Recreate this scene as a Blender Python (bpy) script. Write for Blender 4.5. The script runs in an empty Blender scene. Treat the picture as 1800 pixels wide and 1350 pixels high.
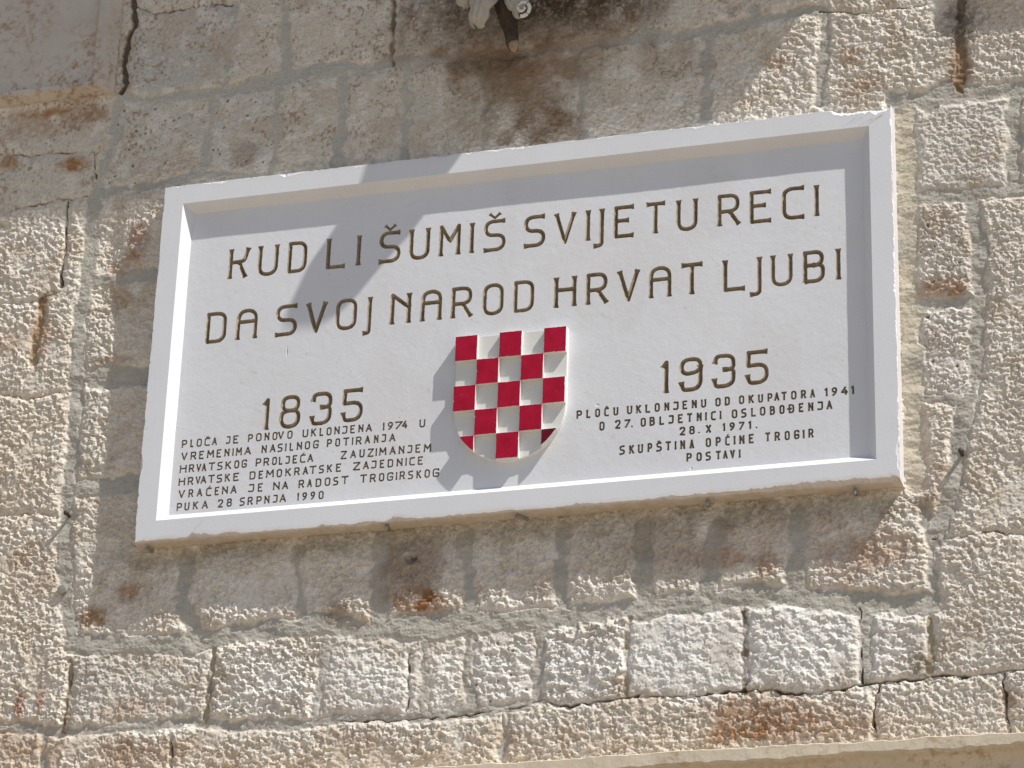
import bpy, bmesh, math, random
import numpy as np
from mathutils import Matrix, Vector

scene = bpy.context.scene
# ------------------------------------------------------------------ camera
# units are metres; the wall face is about y = 0.05, the plaque front is y = 0,
# its lower left corner is the origin and the ground lies 4.6 m below it.
cam_d = bpy.data.cameras.new('camera')
cam = bpy.data.objects.new('camera', cam_d)
scene.collection.objects.link(cam)
cam_d.sensor_width = 36.0
cam_d.lens = 108.045
cam_d.clip_start = 0.1
cam_d.clip_end = 500
R = [(0.96072978, 0.27587743, 0.02983172), (-0.09049592, 0.4131346, -0.9061624), (-0.26231427, 0.86787755, 0.42187649)]
cam.matrix_world = Matrix(((R[0][0], -R[1][0], -R[2][0], 3.06853),
                           (R[0][1], -R[1][1], -R[2][1], -6.80999),
                           (R[0][2], -R[1][2], -R[2][2], -2.95663),
                           (0, 0, 0, 1)))
scene.camera = cam

# ------------------------------------------------------------------ light
SUN = Vector((2.65, -1.0, 3.95)).normalized()      # towards the sun
elev = math.asin(SUN.z)
world = bpy.data.worlds.new('World')
scene.world = world
world.use_nodes = True
wn = world.node_tree
bg = wn.nodes['Background']
sky = wn.nodes.new('ShaderNodeTexSky')
sky.sky_type = 'NISHITA'
sky.sun_disc = False
sky.sun_elevation = elev
sky.sun_rotation = math.atan2(SUN.x, SUN.y)
sky.air_density = 1.0
sky.dust_density = 0.6
sky.ozone_density = 1.5
wn.links.new(sky.outputs['Color'], bg.inputs['Color'])
bg.inputs['Strength'].default_value = 0.085
sun_d = bpy.data.lights.new('sun', 'SUN')
sun_d.energy = 5.0
sun_d.angle = math.radians(0.53)
sun_d.color = (1.0, 0.96, 0.90)
sun = bpy.data.objects.new('sun', sun_d)
scene.collection.objects.link(sun)
sun.rotation_euler = SUN.to_track_quat('Z', 'Y').to_euler()
scene.view_settings.view_transform = 'Standard'
scene.view_settings.look = 'None'
scene.view_settings.gamma = 1.0
scene.view_settings.exposure = 0.12

# ------------------------------------------------------------------ noise helpers (numpy)
def table(seed):
    return np.random.RandomState(seed).rand(256, 256).astype(np.float32)

def vnoise(x, y, seed=0):
    """smooth value noise in -1..1"""
    t = table(seed)
    xi = np.floor(x).astype(np.int32); yi = np.floor(y).astype(np.int32)
    u = (x - xi).astype(np.float32); v = (y - yi).astype(np.float32)
    u = u*u*u*(u*(u*6-15)+10); v = v*v*v*(v*(v*6-15)+10)
    a = t[yi & 255, xi & 255]; b = t[yi & 255, (xi+1) & 255]
    c = t[(yi+1) & 255, xi & 255]; e = t[(yi+1) & 255, (xi+1) & 255]
    return ((a+(b-a)*u)*(1-v)+(c+(e-c)*u)*v)*2-1

def fbm(x, y, seed=0, octs=4, gain=0.5):
    s = 0; a = 1.0; tot = 0
    for i in range(octs):
        s = s+a*vnoise(x*2**i+17.3*i, y*2**i-9.1*i, seed+i)
        tot += a; a *= gain
    return s/tot*1.6

def worley(x, y, seed=0):
    """distance to the nearest jittered lattice point, and the offset from it"""
    jx = table(seed); jy = table(seed+101)
    xi = np.floor(x).astype(np.int32); yi = np.floor(y).astype(np.int32)
    f1 = np.full(x.shape, 9.0, np.float32); bx = np.zeros_like(f1); by = np.zeros_like(f1)
    for oy in (-1, 0, 1):
        for ox in (-1, 0, 1):
            cx = xi+ox; cy = yi+oy
            dx = (x-cx-jx[cy & 255, cx & 255]).astype(np.float32); dy = (y-cy-jy[cy & 255, cx & 255]).astype(np.float32)
            dd = np.sqrt(dx*dx+dy*dy)
            m = dd < f1
            f1 = np.where(m, dd, f1); bx = np.where(m, dx, bx); by = np.where(m, dy, by)
    return f1, bx, by

def sstep(a, b, x):
    t = np.clip((x-a)/(b-a), 0, 1)
    return t*t*(3-2*t)

# ------------------------------------------------------------------ object helpers
col = scene.collection

def mesh_np(name, verts, faces_list, mats, parent=None, smooth=False, cols=None, mat_index=None):
    """verts (n,3) array; faces_list is a list of (k, m) index arrays"""
    me = bpy.data.meshes.new(name)
    verts = np.asarray(verts, np.float32)
    me.vertices.add(len(verts)); me.vertices.foreach_set('co', verts.ravel())
    loops = []; starts = []; n = 0
    for f in faces_list:
        f = np.asarray(f, np.int32)
        if len(f) == 0: continue
        k = f.shape[1]
        loops.append(f.ravel()); starts.append(n+np.arange(len(f))*k); n += f.size
    loops = np.concatenate(loops).astype(np.int32); starts = np.concatenate(starts).astype(np.int32)
    me.loops.add(len(loops)); me.loops.foreach_set('vertex_index', loops)
    me.polygons.add(len(starts)); me.polygons.foreach_set('loop_start', starts)
    if mat_index is not None: me.polygons.foreach_set('material_index', np.asarray(mat_index, np.int32))
    me.update(calc_edges=True); me.validate()
    for m in (mats if isinstance(mats, (list, tuple)) else [mats]): me.materials.append(m)
    me.polygons.foreach_set('use_smooth', np.full(len(me.polygons), bool(smooth)))
    if cols:
        for an, arr in cols.items():
            if arr.ndim == 2:
                at = me.attributes.new(an, 'FLOAT_COLOR', 'POINT'); at.data.foreach_set('color', arr.astype(np.float32).ravel())
            else:
                at = me.attributes.new(an, 'FLOAT', 'POINT'); at.data.foreach_set('value', arr.astype(np.float32).ravel())
    o = bpy.data.objects.new(name, me); col.objects.link(o)
    if parent: o.parent = parent
    return o

def obj(name, bm, mat, parent=None, smooth=False):
    me = bpy.data.meshes.new(name)
    bmesh.ops.recalc_face_normals(bm, faces=bm.faces)
    bm.to_mesh(me); bm.free()
    for m in (mat if isinstance(mat, (list, tuple)) else [mat]): me.materials.append(m)
    if smooth:
        for q in me.polygons: q.use_smooth = True
    o = bpy.data.objects.new(name, me); col.objects.link(o)
    if parent: o.parent = parent
    return o

def tag(o, label, cat, group=None, kind=None):
    if label: o['label'] = label
    if cat: o['category'] = cat
    if group: o['group'] = group
    if kind: o['kind'] = kind
    return o

def empty(name, loc=(0, 0, 0)):
    o = bpy.data.objects.new(name, None); col.objects.link(o); o.location = loc
    o.empty_display_size = 0.1
    return o

# ------------------------------------------------------------------ material helpers
def new_mat(name, rough=0.8, spec=0.3):
    m = bpy.data.materials.new(name); m.use_nodes = True
    p = m.node_tree.nodes['Principled BSDF']
    p.inputs['Roughness'].default_value = rough
    p.inputs['Specular IOR Level'].default_value = spec
    return m, m.node_tree, p

def noise_node(nt, scale, detail=4, rough=0.55, vec=None, dist=0.0):
    n = nt.nodes.new('ShaderNodeTexNoise')
    n.inputs['Scale'].default_value = scale; n.inputs['Detail'].default_value = detail
    n.inputs['Roughness'].default_value = rough; n.inputs['Distortion'].default_value = dist
    if vec is not None: nt.links.new(vec, n.inputs['Vector'])
    return n

def ramp(nt, fac, stops):
    r = nt.nodes.new('ShaderNodeValToRGB')
    while len(r.color_ramp.elements) < len(stops): r.color_ramp.elements.new(0.5)
    for e, (p, c) in zip(r.color_ramp.elements, stops):
        e.position = p; e.color = (c, c, c, 1) if isinstance(c, (int, float)) else (*c, 1)
    nt.links.new(fac, r.inputs['Fac'])
    return r

def mix(nt, kind, fac, a, b):
    n = nt.nodes.new('ShaderNodeMix'); n.data_type = 'RGBA'; n.blend_type = kind
    for sock, v in ((n.inputs['Factor'], fac), (n.inputs[6], a), (n.inputs[7], b)):
        if hasattr(v, 'links') or hasattr(v, 'is_linked'): nt.links.new(v, sock)
        elif isinstance(v, (int, float)): sock.default_value = v
        else: sock.default_value = (*v, 1)
    return n.outputs[2]

def bump(nt, p, height, strength, dist):
    b = nt.nodes.new('ShaderNodeBump'); b.inputs['Strength'].default_value = strength
    b.inputs['Distance'].default_value = dist
    nt.links.new(height, b.inputs['Height']); nt.links.new(b.outputs['Normal'], p.inputs['Normal'])

def marble_mat(name, base, dark, rough=0.5, stain=None, speck=0.25):
    m, nt, p = new_mat(name, rough, 0.35)
    tc = nt.nodes.new('ShaderNodeTexCoord').outputs['Object']
    n1 = noise_node(nt, 3.0, 6, 0.65, tc, 0.6)
    r1 = ramp(nt, n1.outputs['Fac'], [(0.3, dark), (0.62, base)])
    n2 = noise_node(nt, 420, 2, 0.5, tc)
    r2 = ramp(nt, n2.outputs['Fac'], [(0.30, 0.88), (0.45, 1.0)])
    c = mix(nt, 'MULTIPLY', 1.0, r1.outputs['Color'], r2.outputs['Color'])
    n3 = noise_node(nt, 60, 3, 0.6, tc)
    r3 = ramp(nt, n3.outputs['Fac'], [(0.27, 1.0), (0.33, 0.0)])
    sp = mix(nt, 'MULTIPLY', 1.0, r3.outputs['Color'], (speck, speck, speck))
    c = mix(nt, 'MIX', sp, c, (0.42, 0.34, 0.24))
    if stain:
        a = nt.nodes.new('ShaderNodeAttribute'); a.attribute_name = 'stain'
        n4 = noise_node(nt, 35, 5, 0.65, tc)
        r4 = ramp(nt, n4.outputs['Fac'], [(0.25, 0.35), (0.7, 1.0)])
        f = mix(nt, 'MULTIPLY', 1.0, a.outputs['Color'], r4.outputs['Color'])
        c = mix(nt, 'MIX', f, c, stain)
    nt.links.new(c, p.inputs['Base Color'])
    n5 = noise_node(nt, 130, 5, 0.6, tc)
    bump(nt, p, n5.outputs['Fac'], 0.25, 0.0012)
    return m

# ------------------------------------------------------------------ ground
D = 0.0507            # wall face behind the plaque front
GROUND = -4.6
m, nt, p = new_mat('paving', 0.7)
tc = nt.nodes.new('ShaderNodeTexCoord').outputs['Object']
br = nt.nodes.new('ShaderNodeTexBrick'); br.inputs['Scale'].default_value = 1.0
br.inputs['Color1'].default_value = (0.41, 0.34, 0.245, 1); br.inputs['Color2'].default_value = (0.36, 0.295, 0.22, 1)
br.inputs['Mortar'].default_value = (0.25, 0.21, 0.16, 1); br.inputs['Mortar Size'].default_value = 0.01
br.inputs['Brick Width'].default_value = 0.9; br.inputs['Row Height'].default_value = 0.5
nt.links.new(tc, br.inputs['Vector'])
nz = noise_node(nt, 2.0, 6, 0.6, tc)
nt.links.new(mix(nt, 'MULTIPLY', 0.5, br.outputs['Color'], ramp(nt, nz.outputs['Fac'], [(0.3, 0.6), (0.7, 1.0)]).outputs['Color']), p.inputs['Base Color'])
bm = bmesh.new()
for v in ((-150, -300), (150, -300), (150, 0.4), (-150, 0.4)): bm.verts.new((v[0], v[1], GROUND))
bm.faces.new(bm.verts)
tag(obj('pavement', bm, m), 'pale stone paving of the street below the wall', 'pavement', kind='structure')

# ------------------------------------------------------------------ the stone wall
# joints between the stones: kind, half width in mm, x/z points in mm
SEAMS = [
 ('c',10.8,[-177,1724,-160,1627,-170,1581,-180,1498,-168,1422,-183,1402]),
 ('m',7.8,[141,1650,139,1510,133,1382]),
 ('c',3.1,[-159,1680,-95,1648,-35,1647,26,1649,134,1645]),
 ('m',11.6,[-189,1396,-115,1367,-46,1365,124,1365,191,1374]),
 ('m',21.7,[191,1374,341,1390,474,1394]),
 ('m',14.0,[282,1648,299,1525,317,1394]),
 ('m',15.5,[474,1394,574,1381,639,1390,696,1389]),
 ('b',6.2,[612,1600,621,1479,623,1379]),
 ('m',10.8,[-190,1385,-196,1315,-184,1259,-202,1198,-219,1155,-230,1088]),
 ('m',10.8,[101,1359,102,1259,90,1188,88,1108]),
 ('m',10.8,[293,1360,294,1216,288,1074]),
 ('m',17.1,[484,1389,484,1209,479,1068]),
 ('m',12.4,[-230,1088,-107,1087,43,1104,144,1101,279,1072]),
 ('c',2.3,[-537,1180,-504,1190,-479,1201]),
 ('c',3.1,[-473,1063,-413,1068,-345,1076,-243,1084]),
 ('c',3.1,[-242,1221,-238,1157,-232,1117]),
 ('c',3.1,[-536,1249,-465,1236,-360,1230,-247,1222]),
 ('c',4.7,[-314,1073,-308,986,-307,897,-308,810]),
 ('m',18.6,[-230,1088,-229,942,-233,801,-238,698,-233,560,-230,425,-223,291,-220,127,-217,-3,-198,-132,-168,-244]),
 ('b',10.8,[-334,795,-358,772,-362,677,-366,582]),
 ('c',2.3,[-493,774,-382,767,-336,788]),
 ('c',2.3,[-462,495,-351,476,-236,483]),
 ('m',17.1,[-201,815,-116,811,-24,806]),
 ('m',26.4,[-189,513,-106,510,-15,508]),
 ('m',23.2,[-191,198,-110,198,-13,198]),
 ('c',2.3,[-423,136,-333,136,-233,120]),
 ('m',26.4,[-168,-247,11,-260,176,-269,291,-250,444,-243,520,-236]),
 ('m',26.4,[520,-236,628,-269,718,-269]),
 ('m',34.1,[718,-269,778,-268,852,-270]),
 ('m',26.4,[852,-270,941,-268,1015,-270,1161,-266,1234,-264,1378,-262,1449,-258,1591,-254,1732,-258,1884,-292,2062,-308]),
 ('m',20.2,[127,-23,126,-157,166,-245]),
 ('m',14.0,[431,-32,447,-150,461,-244]),
 ('m',24.8,[663,-12,664,-183,657,-259]),
 ('m',18.6,[888,-31,904,-216,912,-265]),
 ('m',15.5,[1134,-36,1145,-205,1154,-266]),
 ('m',23.2,[1346,-39,1354,-214,1363,-261]),
 ('m',23.2,[1537,-55,1520,-189,1513,-256]),
 ('m',24.8,[1744,-43,1732,-206,1732,-262]),
 ('m',9.3,[2053,-54,2059,-159,2065,-218,2066,-308]),
 ('b',7.0,[-167,-291,-170,-384,-173,-478]),
 ('b',7.0,[230,-285,225,-380,216,-482]),
 ('m',9.3,[524,-279,520,-370,514,-400,507,-504]),
 ('m',7.8,[796,-314,791,-404,794,-505]),
 ('c',2.3,[750,-338,750,-416,749,-483]),
 ('m',10.8,[907,-307,905,-412,920,-498]),
 ('m',13.2,[1091,-306,1079,-394,1088,-483]),
 ('b',6.2,[1311,-292,1308,-381,1309,-492]),
 ('b',6.2,[1602,-292,1605,-402,1599,-497]),
 ('m',14.0,[1899,-300,1896,-394,1891,-497]),
 ('c',2.3,[1884,-306,1886,-364,1886,-437,1885,-494]),
 ('b',7.8,[2052,-341,2052,-420,2043,-496]),
 ('m',12.4,[-366,-460,-237,-471,-165,-485,46,-483,231,-483,278,-498,491,-506,580,-501]),
 ('m',10.8,[580,-501,729,-501,950,-503,1065,-493]),
 ('c',3.1,[581,-509,729,-507,877,-509,1066,-499]),
 ('c',3.9,[1066,-496,1109,-485,1166,-499,1309,-495,1451,-496,1591,-495,1702,-503,1784,-516,1867,-500,2030,-497,2138,-490,2218,-488,2311,-489]),
 ('m',6.2,[-226,-487,-226,-548,-212,-654]),
 ('c',4.7,[134,-533,138,-600,144,-675]),
 ('m',7.8,[1002,-514,1002,-580,995,-645]),
 ('c',3.9,[1921,-503,1921,-581,1918,-665]),
 ('c',3.9,[2228,-493,2228,-573,2226,-657]),
 ('t',26.4,[2027,1069,2023,794,2028,519,2027,237,2029,8]),
 ('m',20.2,[1998,1088,2091,1075,2145,1075,2189,1086,2378,1081]),
 ('m',31.0,[2086,1073,2131,1097]),
 ('m',15.5,[2308,1065,2302,924,2295,802]),
 ('m',17.1,[2050,798,2151,785,2265,788,2365,785]),
 ('m',15.5,[2196,782,2202,611,2204,500,2188,375,2180,222]),
 ('m',14.0,[2042,492,2113,487,2191,488]),
 ('m',12.4,[2029,233,2091,227,2161,227]),
 ('m',21.7,[2169,223,2141,134,2133,44,2111,-44,2067,-145]),
 ('c',2.3,[2067,-147,2135,-140,2194,-136,2326,-137]),
 ('m',10.8,[1813,1382,1822,1311,1814,1225,1808,1109]),
 ('c',3.1,[1805,1380,1899,1360,1989,1364,2087,1371]),
 ('b',12.4,[2184,1381,2174,1262,2180,1175,2168,1101]),
 ('m',14.0,[1513,1363,1503,1233,1502,1112]),
 ('m',15.5,[696,1389,900,1377,1060,1373,1250,1373,1439,1365]),
 ('m',12.4,[1439,1365,1593,1378,1747,1392,1808,1387]),
 ('m',10.8,[662,1383,671,1256,673,1079]),
 ('m',10.1,[887,1374,898,1244,894,1069]),
 ('m',9.3,[1143,1353,1165,1244,1165,1069]),
 ('m',9.3,[1337,1495,1331,1376]),
 ('m',9.3,[894,1532,902,1386]),
 ('m',7.8,[1625,1463,1640,1372]),
]
STAINS = [
 ('rust',-391,1363,170,22,.9),
 ('rust',-284,1336,93,32,.7),
 ('rust',-307,1180,55,28,1.0),
 ('rust',-507,1218,38,28,.8),
 ('rust',-439,1319,93,48,.5),
 ('dust',-46,1573,93,80,.4),
 ('rust',133,1474,46,32,.25),
 ('brown',206,1155,62,40,.45),
 ('red',-85,925,40,64,.6),
 ('rust',-119,841,69,48,.6),
 ('rust',-136,756,46,44,.5),
 ('rust',-126,549,54,32,.4),
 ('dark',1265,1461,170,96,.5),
 ('brown',1011,1425,387,160,.55),
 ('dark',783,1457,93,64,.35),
 ('brown',1031,1261,116,176,.75),
 ('brown',900,1350,139,80,.6),
 ('olive',889,1210,100,192,.5),
 ('olive',1143,1229,93,176,.3),
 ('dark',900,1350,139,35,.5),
 ('brown',1067,1116,93,80,.55),
 ('brown',1408,1281,139,64,.3),
 ('dark',2181,1295,69,80,.75),
 ('brown',2177,1176,34,80,.8),
 ('rust',1925,1142,69,28,.5),
 ('rust',1889,1224,43,38,.5),
 ('rust',1700,1241,34,28,.5),
 ('rust',768,-215,71,54,1.0),
 ('brown',749,-120,93,96,.6),
 ('brown',549,-208,46,41,.6),
 ('red',627,-253,62,12,.6),
 ('pink',1872,-180,108,96,.55),
 ('pink',1620,-122,186,80,.35),
 ('rust',1632,-560,147,80,.75),
 ('rust',1728,-604,93,48,.5),
 ('rust',1591,-603,93,28,.7),
 ('rust',1838,-583,93,64,.35),
 ('rust',2107,532,69,28,.8),
 ('rust',2082,387,46,48,.25),
 ('rust',2070,-11,46,64,.3),
 ('rust',1935,-163,77,57,.4),
 ('rust',-123,-177,40,32,.8),
 ('rust',-14,-122,52,41,.7),
 ('red',-301,-406,15,41,.8),
 ('red',-245,-394,12,44,.7),
 ('rust',11,-434,93,35,.35),
 ('rust',-248,-516,155,64,.4),
 ('rust',67,-551,186,48,.45),
 ('rust',643,-557,93,48,.3),
 ('rust',1010,-580,24,25,.6),
 ('gray',-93,-327,62,96,.45),
 ('gray',391,-361,77,96,.2),
 ('olive',1007,-18,1085,54,.5),
 ('olive',243,-28,310,38,.4),
 ('olive',1734,-42,341,48,.5),
 ('rust',-355,676,34,112,.6),
 ('rust',-437,650,46,40,.4),
 ('rust',-299,-28,108,96,.2),
 ('brown',1390,-103,170,80,.35),
 ('rust',1563,-155,62,35,.5),
 ('rust',1669,-164,54,28,.5),
 ('dark',749,-89,24,16,.8),
 ('olive',2031,-454,40,35,.8),
 ('rust',2229,-560,31,32,.5),
 ('white',665,-410,170,112,.85),
 ('white',851,-415,62,96,.7),
 ('white',990,-410,93,96,.8),
 ('white',1951,-405,77,96,.5),
 ('white',1193,-402,139,104,.9),
 ('white',1450,-391,186,120,.9),
 ('white',1758,-399,186,120,.9),
 ('white',377,-390,155,104,.8),
 ('white',500,-155,93,80,.3),
 ('white',298,-139,108,96,.4),
 ('white',725,-414,62,96,.5),
 ('white',1248,-243,93,48,.6),
 ('white',999,-224,93,38,.4),
 ('gray',-183,454,24,416,.3),
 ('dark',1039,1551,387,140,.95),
 ('gray',2232,640,93,144,.15),
]

DENTS = [(-0.17, 0.86, .05, .16, .014), (0.50, -0.27, .05, .10, .008), (1.03, -0.20, .03, .1, .008), (1.45, -0.15, .05, .1, .008), (-0.02, -0.26, .06, .08, .007), (2.0, 0.5, .03, .6, .004)]

def wall_axes():
    def ax(a, b, c, e, fine, coarse):
        l = np.arange(a, b, coarse); mid = np.arange(b, c, fine); r = np.arange(c, e+coarse, coarse)
        return np.concatenate([l, mid, r])
    return ax(-1.30, -0.66, 2.42, 3.05, 0.0019, 0.008), ax(-1.25, -0.80, 1.84, 2.44, 0.0019, 0.008)

gx, gz = wall_axes()
X, Zz = np.meshgrid(gx.astype(np.float32), gz.astype(np.float32))
# wander the joints a little so that no edge is straight
wxn = 0.006*fbm(X*14, Zz*14, 3, 3)+0.0035*vnoise(X*70, Zz*70, 8)
wzn = 0.006*fbm(X*14+50, Zz*14, 13, 3)+0.0035*vnoise(X*70, Zz*70+40, 18)
XW = X+wxn; ZW = Zz+wzn
BIG = 1.0
dist = {k: np.full(X.shape, BIG, np.float32) for k in 'mtcb'}
for kind, hw, pts in SEAMS:
    pts = np.array(pts, np.float32).reshape(-1, 2)/1000; hw /= 1000
    f = dist[kind]
    for (ax_, az_), (bx_, bz_) in zip(pts[:-1], pts[1:]):
        pad = hw+0.07
        i0, i1 = np.searchsorted(gx, [min(ax_, bx_)-pad, max(ax_, bx_)+pad])
        j0, j1 = np.searchsorted(gz, [min(az_, bz_)-pad, max(az_, bz_)+pad])
        if i1 <= i0 or j1 <= j0: continue
        xs = XW[j0:j1, i0:i1]; zs = ZW[j0:j1, i0:i1]
        dx, dz = bx_-ax_, bz_-az_; L2 = dx*dx+dz*dz+1e-12
        t = np.clip(((xs-ax_)*dx+(zs-az_)*dz)/L2, 0, 1)
        dd = np.hypot(xs-ax_-t*dx, zs-az_-t*dz)-hw
        np.minimum(f[j0:j1, i0:i1], dd, out=f[j0:j1, i0:i1])
alld = np.minimum(np.minimum(dist['m'], dist['t']), np.minimum(dist['c'], dist['b']))
# one number for every stone: flood fill on a coarse grid
cx = np.arange(-1.3, 3.06, 0.012); cz = np.arange(-1.25, 2.45, 0.012)
ii = np.clip(np.searchsorted(gx, cx), 0, len(gx)-1); jj = np.clip(np.searchsorted(gz, cz), 0, len(gz)-1)
free = alld[np.ix_(jj, ii)] > 0.0035
lab = np.where(free, np.arange(free.size).reshape(free.shape)+1, 0)
for _ in range(900):
    q = lab.copy()
    q[1:] = np.maximum(q[1:], lab[:-1]); q[:-1] = np.maximum(q[:-1], lab[1:])
    q[:, 1:] = np.maximum(q[:, 1:], lab[:, :-1]); q[:, :-1] = np.maximum(q[:, :-1], lab[:, 1:])
    q = np.where(free, q, 0)
    if (q == lab).all(): break
    lab = q
for _ in range(4):      # grow into the joints so that every vertex has a stone
    z = lab == 0
    for sh in ((1, 0), (-1, 0), (0, 1), (0, -1)):
        lab = np.where(z & (lab == 0), np.roll(lab, sh, (0, 1)), lab)
uid, inv = np.unique(lab, return_inverse=True)
inv = inv.reshape(lab.shape)
ci = np.clip(np.round((X+1.3)/0.012).astype(int), 0, len(cx)-1); cj = np.clip(np.round((Zz+1.25)/0.012).astype(int), 0, len(cz)-1)
stone = inv[cj, ci]
rs = np.random.RandomState(5)
srand = rs.rand(len(uid), 6).astype(np.float32)
sr = srand[stone]

smooth_zone = sstep(1.02, 1.22, Zz+0.10*fbm(X*2, Zz*2, 31)-0.02*X)*sstep(1.75, 1.35, X)      # weathered, nearly smooth stones high on the left
fine_zone = sstep(2.02, 2.12, X)*sstep(1.25, 1.0, Zz) > 0.5                             # finer tooling at the right
amp = 1-0.62*smooth_zone

# ---- relief of the punched stone faces (metres, outwards)
dwx = 0.0045*fbm(X*40, Zz*40, 41, 2)+0.0022*fbm(X*150, Zz*150, 45, 2); dwz = 0.0045*fbm(X*40+9, Zz*40, 51, 2)+0.0022*fbm(X*150, Zz*150, 55, 2)
ca = 0.6*(sr[..., 1]-0.5)
rx_ = (X+dwx)+(Zz+dwz)*ca; rz_ = (Zz+dwz)-(X+dwx)*ca*0.4       # every mason held the punch his own way
scoop = fbm((X+dwz)*22, (Zz+dwx)*28, 66, 3, 0.55)
rough = fbm((X+dwz*0.5)*100, (Zz+dwx*0.5)*110, 68, 4, 0.75)
def punched(cell, seed, sx, sz, r0, r1):
    """punch marks: cut in steeply at the upper right, rising gently to the lower left"""
    w1, ox, oz = worley(rx_*cell*sx+sr[..., 1]*40, rz_*cell*sz+sr[..., 2]*40, seed)
    m = 1-sstep(r0, r1, w1+0.16*rough)
    return m*(0.55+0.75*np.clip((0.5*ox+0.85*oz)/0.6, -0.7, 1))
cell = np.where(fine_zone, 58, 30+22*np.round(3*sr[..., 0])/3).astype(np.float32)
p1 = punched(cell, 60, 0.9, 1.1, 0.32, 0.62)
p2 = punched(cell*1.9, 64, 0.95, 1.05, 0.25, 0.60)
sa = 0.55+0.65*sr[..., 4]
h = amp*sa*(-0.0056*p1*np.where(fine_zone, 0.75, 1)-0.0026*p2+0.0013*scoop+0.0024*rough+0.0018)+0.0030*fbm(X*7, Zz*7, 81, 2)
# flakes: a few broad flat chips
fl = sstep(0.40, 0.56, fbm((X*0.8+Zz*0.6+2.5*dwx)*10+3, (Zz*0.8-X*0.6+2.5*dwz)*13, 85, 4, 0.6))
h = h*(1-0.6*fl)-0.0015*fl
h += (sr[..., 3]-0.5)*0.006
for dx_, dz_, rx2, rz2, dp in DENTS:      # where blocks sit back from, or stand out of, the general face
    h -= dp*np.exp(-((X-dx_)/rx2)**2-((Zz-dz_)/rz2)**2)
edge = np.clip(alld, 0, 0.05)
nearm = np.exp(-np.clip(np.minimum(dist['m'], dist['t']), 0, 0.1)/0.010)
h = h*(1-0.55*nearm)-0.0042*np.exp(-edge/0.006)-0.0012*sstep(-0.004, 0.012, 0.012-edge)*(1-smooth_zone)
# ---- joints
dm = np.minimum(dist['m'], dist['t'])
mort = 1-sstep(-0.0045, 0.0055, dm+0.0045*fbm(X*80, Zz*80, 91, 3)+0.0085*fbm(X*22, Zz*22, 96, 4))
mh = -0.0042+0.0034*fbm(X*12, Zz*17, 101, 3)+0.0010*fbm(X*60, Zz*95, 105, 3)+0.0005*vnoise(X*260, Zz*260, 107)
h = h*(1-mort)+mh*mort
bj = 1-sstep(-0.0025, 0.0018, dist['b']+0.003*fbm(X*60, Zz*60, 111, 3))
h = h*(1-bj)+(-0.0055+0.004*fbm(X*50, Zz*50, 115, 3))*bj
crackw = dist['c']+0.0029+0.0022*fbm(X*45, Zz*45, 121, 3)
cr = 1-sstep(-0.001, 0.0018, crackw)
h = h-0.012*cr
# scattered deep pits
pk1, _, _ = worley(X*17, Zz*17, 131)
hole = (1-sstep(0.03, 0.07, pk1+0.04*vnoise(X*120, Zz*120, 133)))*(sr[..., 2] > 0.78)*(1-mort)
h = h-0.006*hole

# ---- colour (what the stone is made of and what has stained it)
def mixc(c, d, f): return c+(np.array(d, np.float32)-c)*f[..., None]
C = np.empty(X.shape+(3,), np.float32)
C[...] = (0.66, 0.605, 0.54)
C = mixc(C, (0.66, 0.56, 0.455), sstep(-0.52, -0.62, Zz)*0.7)                          # warm lowest course
C = mixc(C, (0.66, 0.575, 0.48), sstep(-0.18, -0.35, X)*sstep(0.75, 0.3, Zz)*0.6)     # warm stones lower left
C = mixc(C, (0.64, 0.585, 0.52), sstep(1.98, 2.08, X)*0.8)
C = mixc(C, (0.585, 0.54, 0.475), smooth_zone*0.9)
C *= (0.90+0.2*sr[..., 5])[..., None]
C *= np.stack([1+0.05*(sr[..., 0]-0.5), 1+0*X, 1-0.08*(sr[..., 0]-0.5)], -1)
n = fbm(X*11, Zz*13, 141, 4)
C = mixc(C, (0.50, 0.39, 0.285), sstep(0.15, 0.75, n)*0.45)                            # ochre clouding
n = fbm(X*26+4, Zz*26, 146, 4)
C = mixc(C, (0.74, 0.695, 0.64), sstep(0.15, 0.6, n)*0.5)                              # bleached patches
n = fbm(X*125, Zz*110, 151, 4, 0.6)
C = mixc(C, (0.30, 0.175, 0.09), sstep(0.15, 0.85, n+0.45*fbm(X*16, Zz*16, 153, 3)-0.12)*(0.25+0.50*smooth_zone))   # rusty specks
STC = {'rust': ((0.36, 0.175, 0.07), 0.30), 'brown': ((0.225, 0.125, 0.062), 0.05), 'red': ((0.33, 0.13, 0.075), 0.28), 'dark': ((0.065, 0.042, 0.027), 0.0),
       'olive': ((0.26, 0.205, 0.135), 0.0), 'pink': ((0.50, 0.36, 0.28), 0.1), 'white': ((0.78, 0.745, 0.71), 0.0), 'gray': ((0.40, 0.38, 0.34), 0.15), 'dust': ((0.5, 0.4, 0.3), 0.2)}
MC = np.empty_like(C); MC[...] = (0.44, 0.41, 0.36)
MC = mixc(MC, (0.53, 0.47, 0.37), (dist['t'] < dist['m']).astype(np.float32))
MC = mixc(MC, (0.385, 0.36, 0.32), sstep(0.0, 0.5, fbm(X*9, Zz*9, 161, 3))*0.7)
MC = mixc(MC, (0.50, 0.47, 0.42), smooth_zone*0.6)
MC = mixc(MC, (0.50, 0.455, 0.395), sstep(0.1, 0.6, fbm(X*40, Zz*40, 163, 3))*0.5)
C = C*(1-mort[..., None])+MC*mort[..., None]
C = mixc(C, (0.36, 0.285, 0.185), bj*0.85)
C = mixc(C, (0.12, 0.09, 0.06), bj*sstep(0.1, 0.5, fbm(X*22, Zz*9, 118, 3))*0.8)
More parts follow.
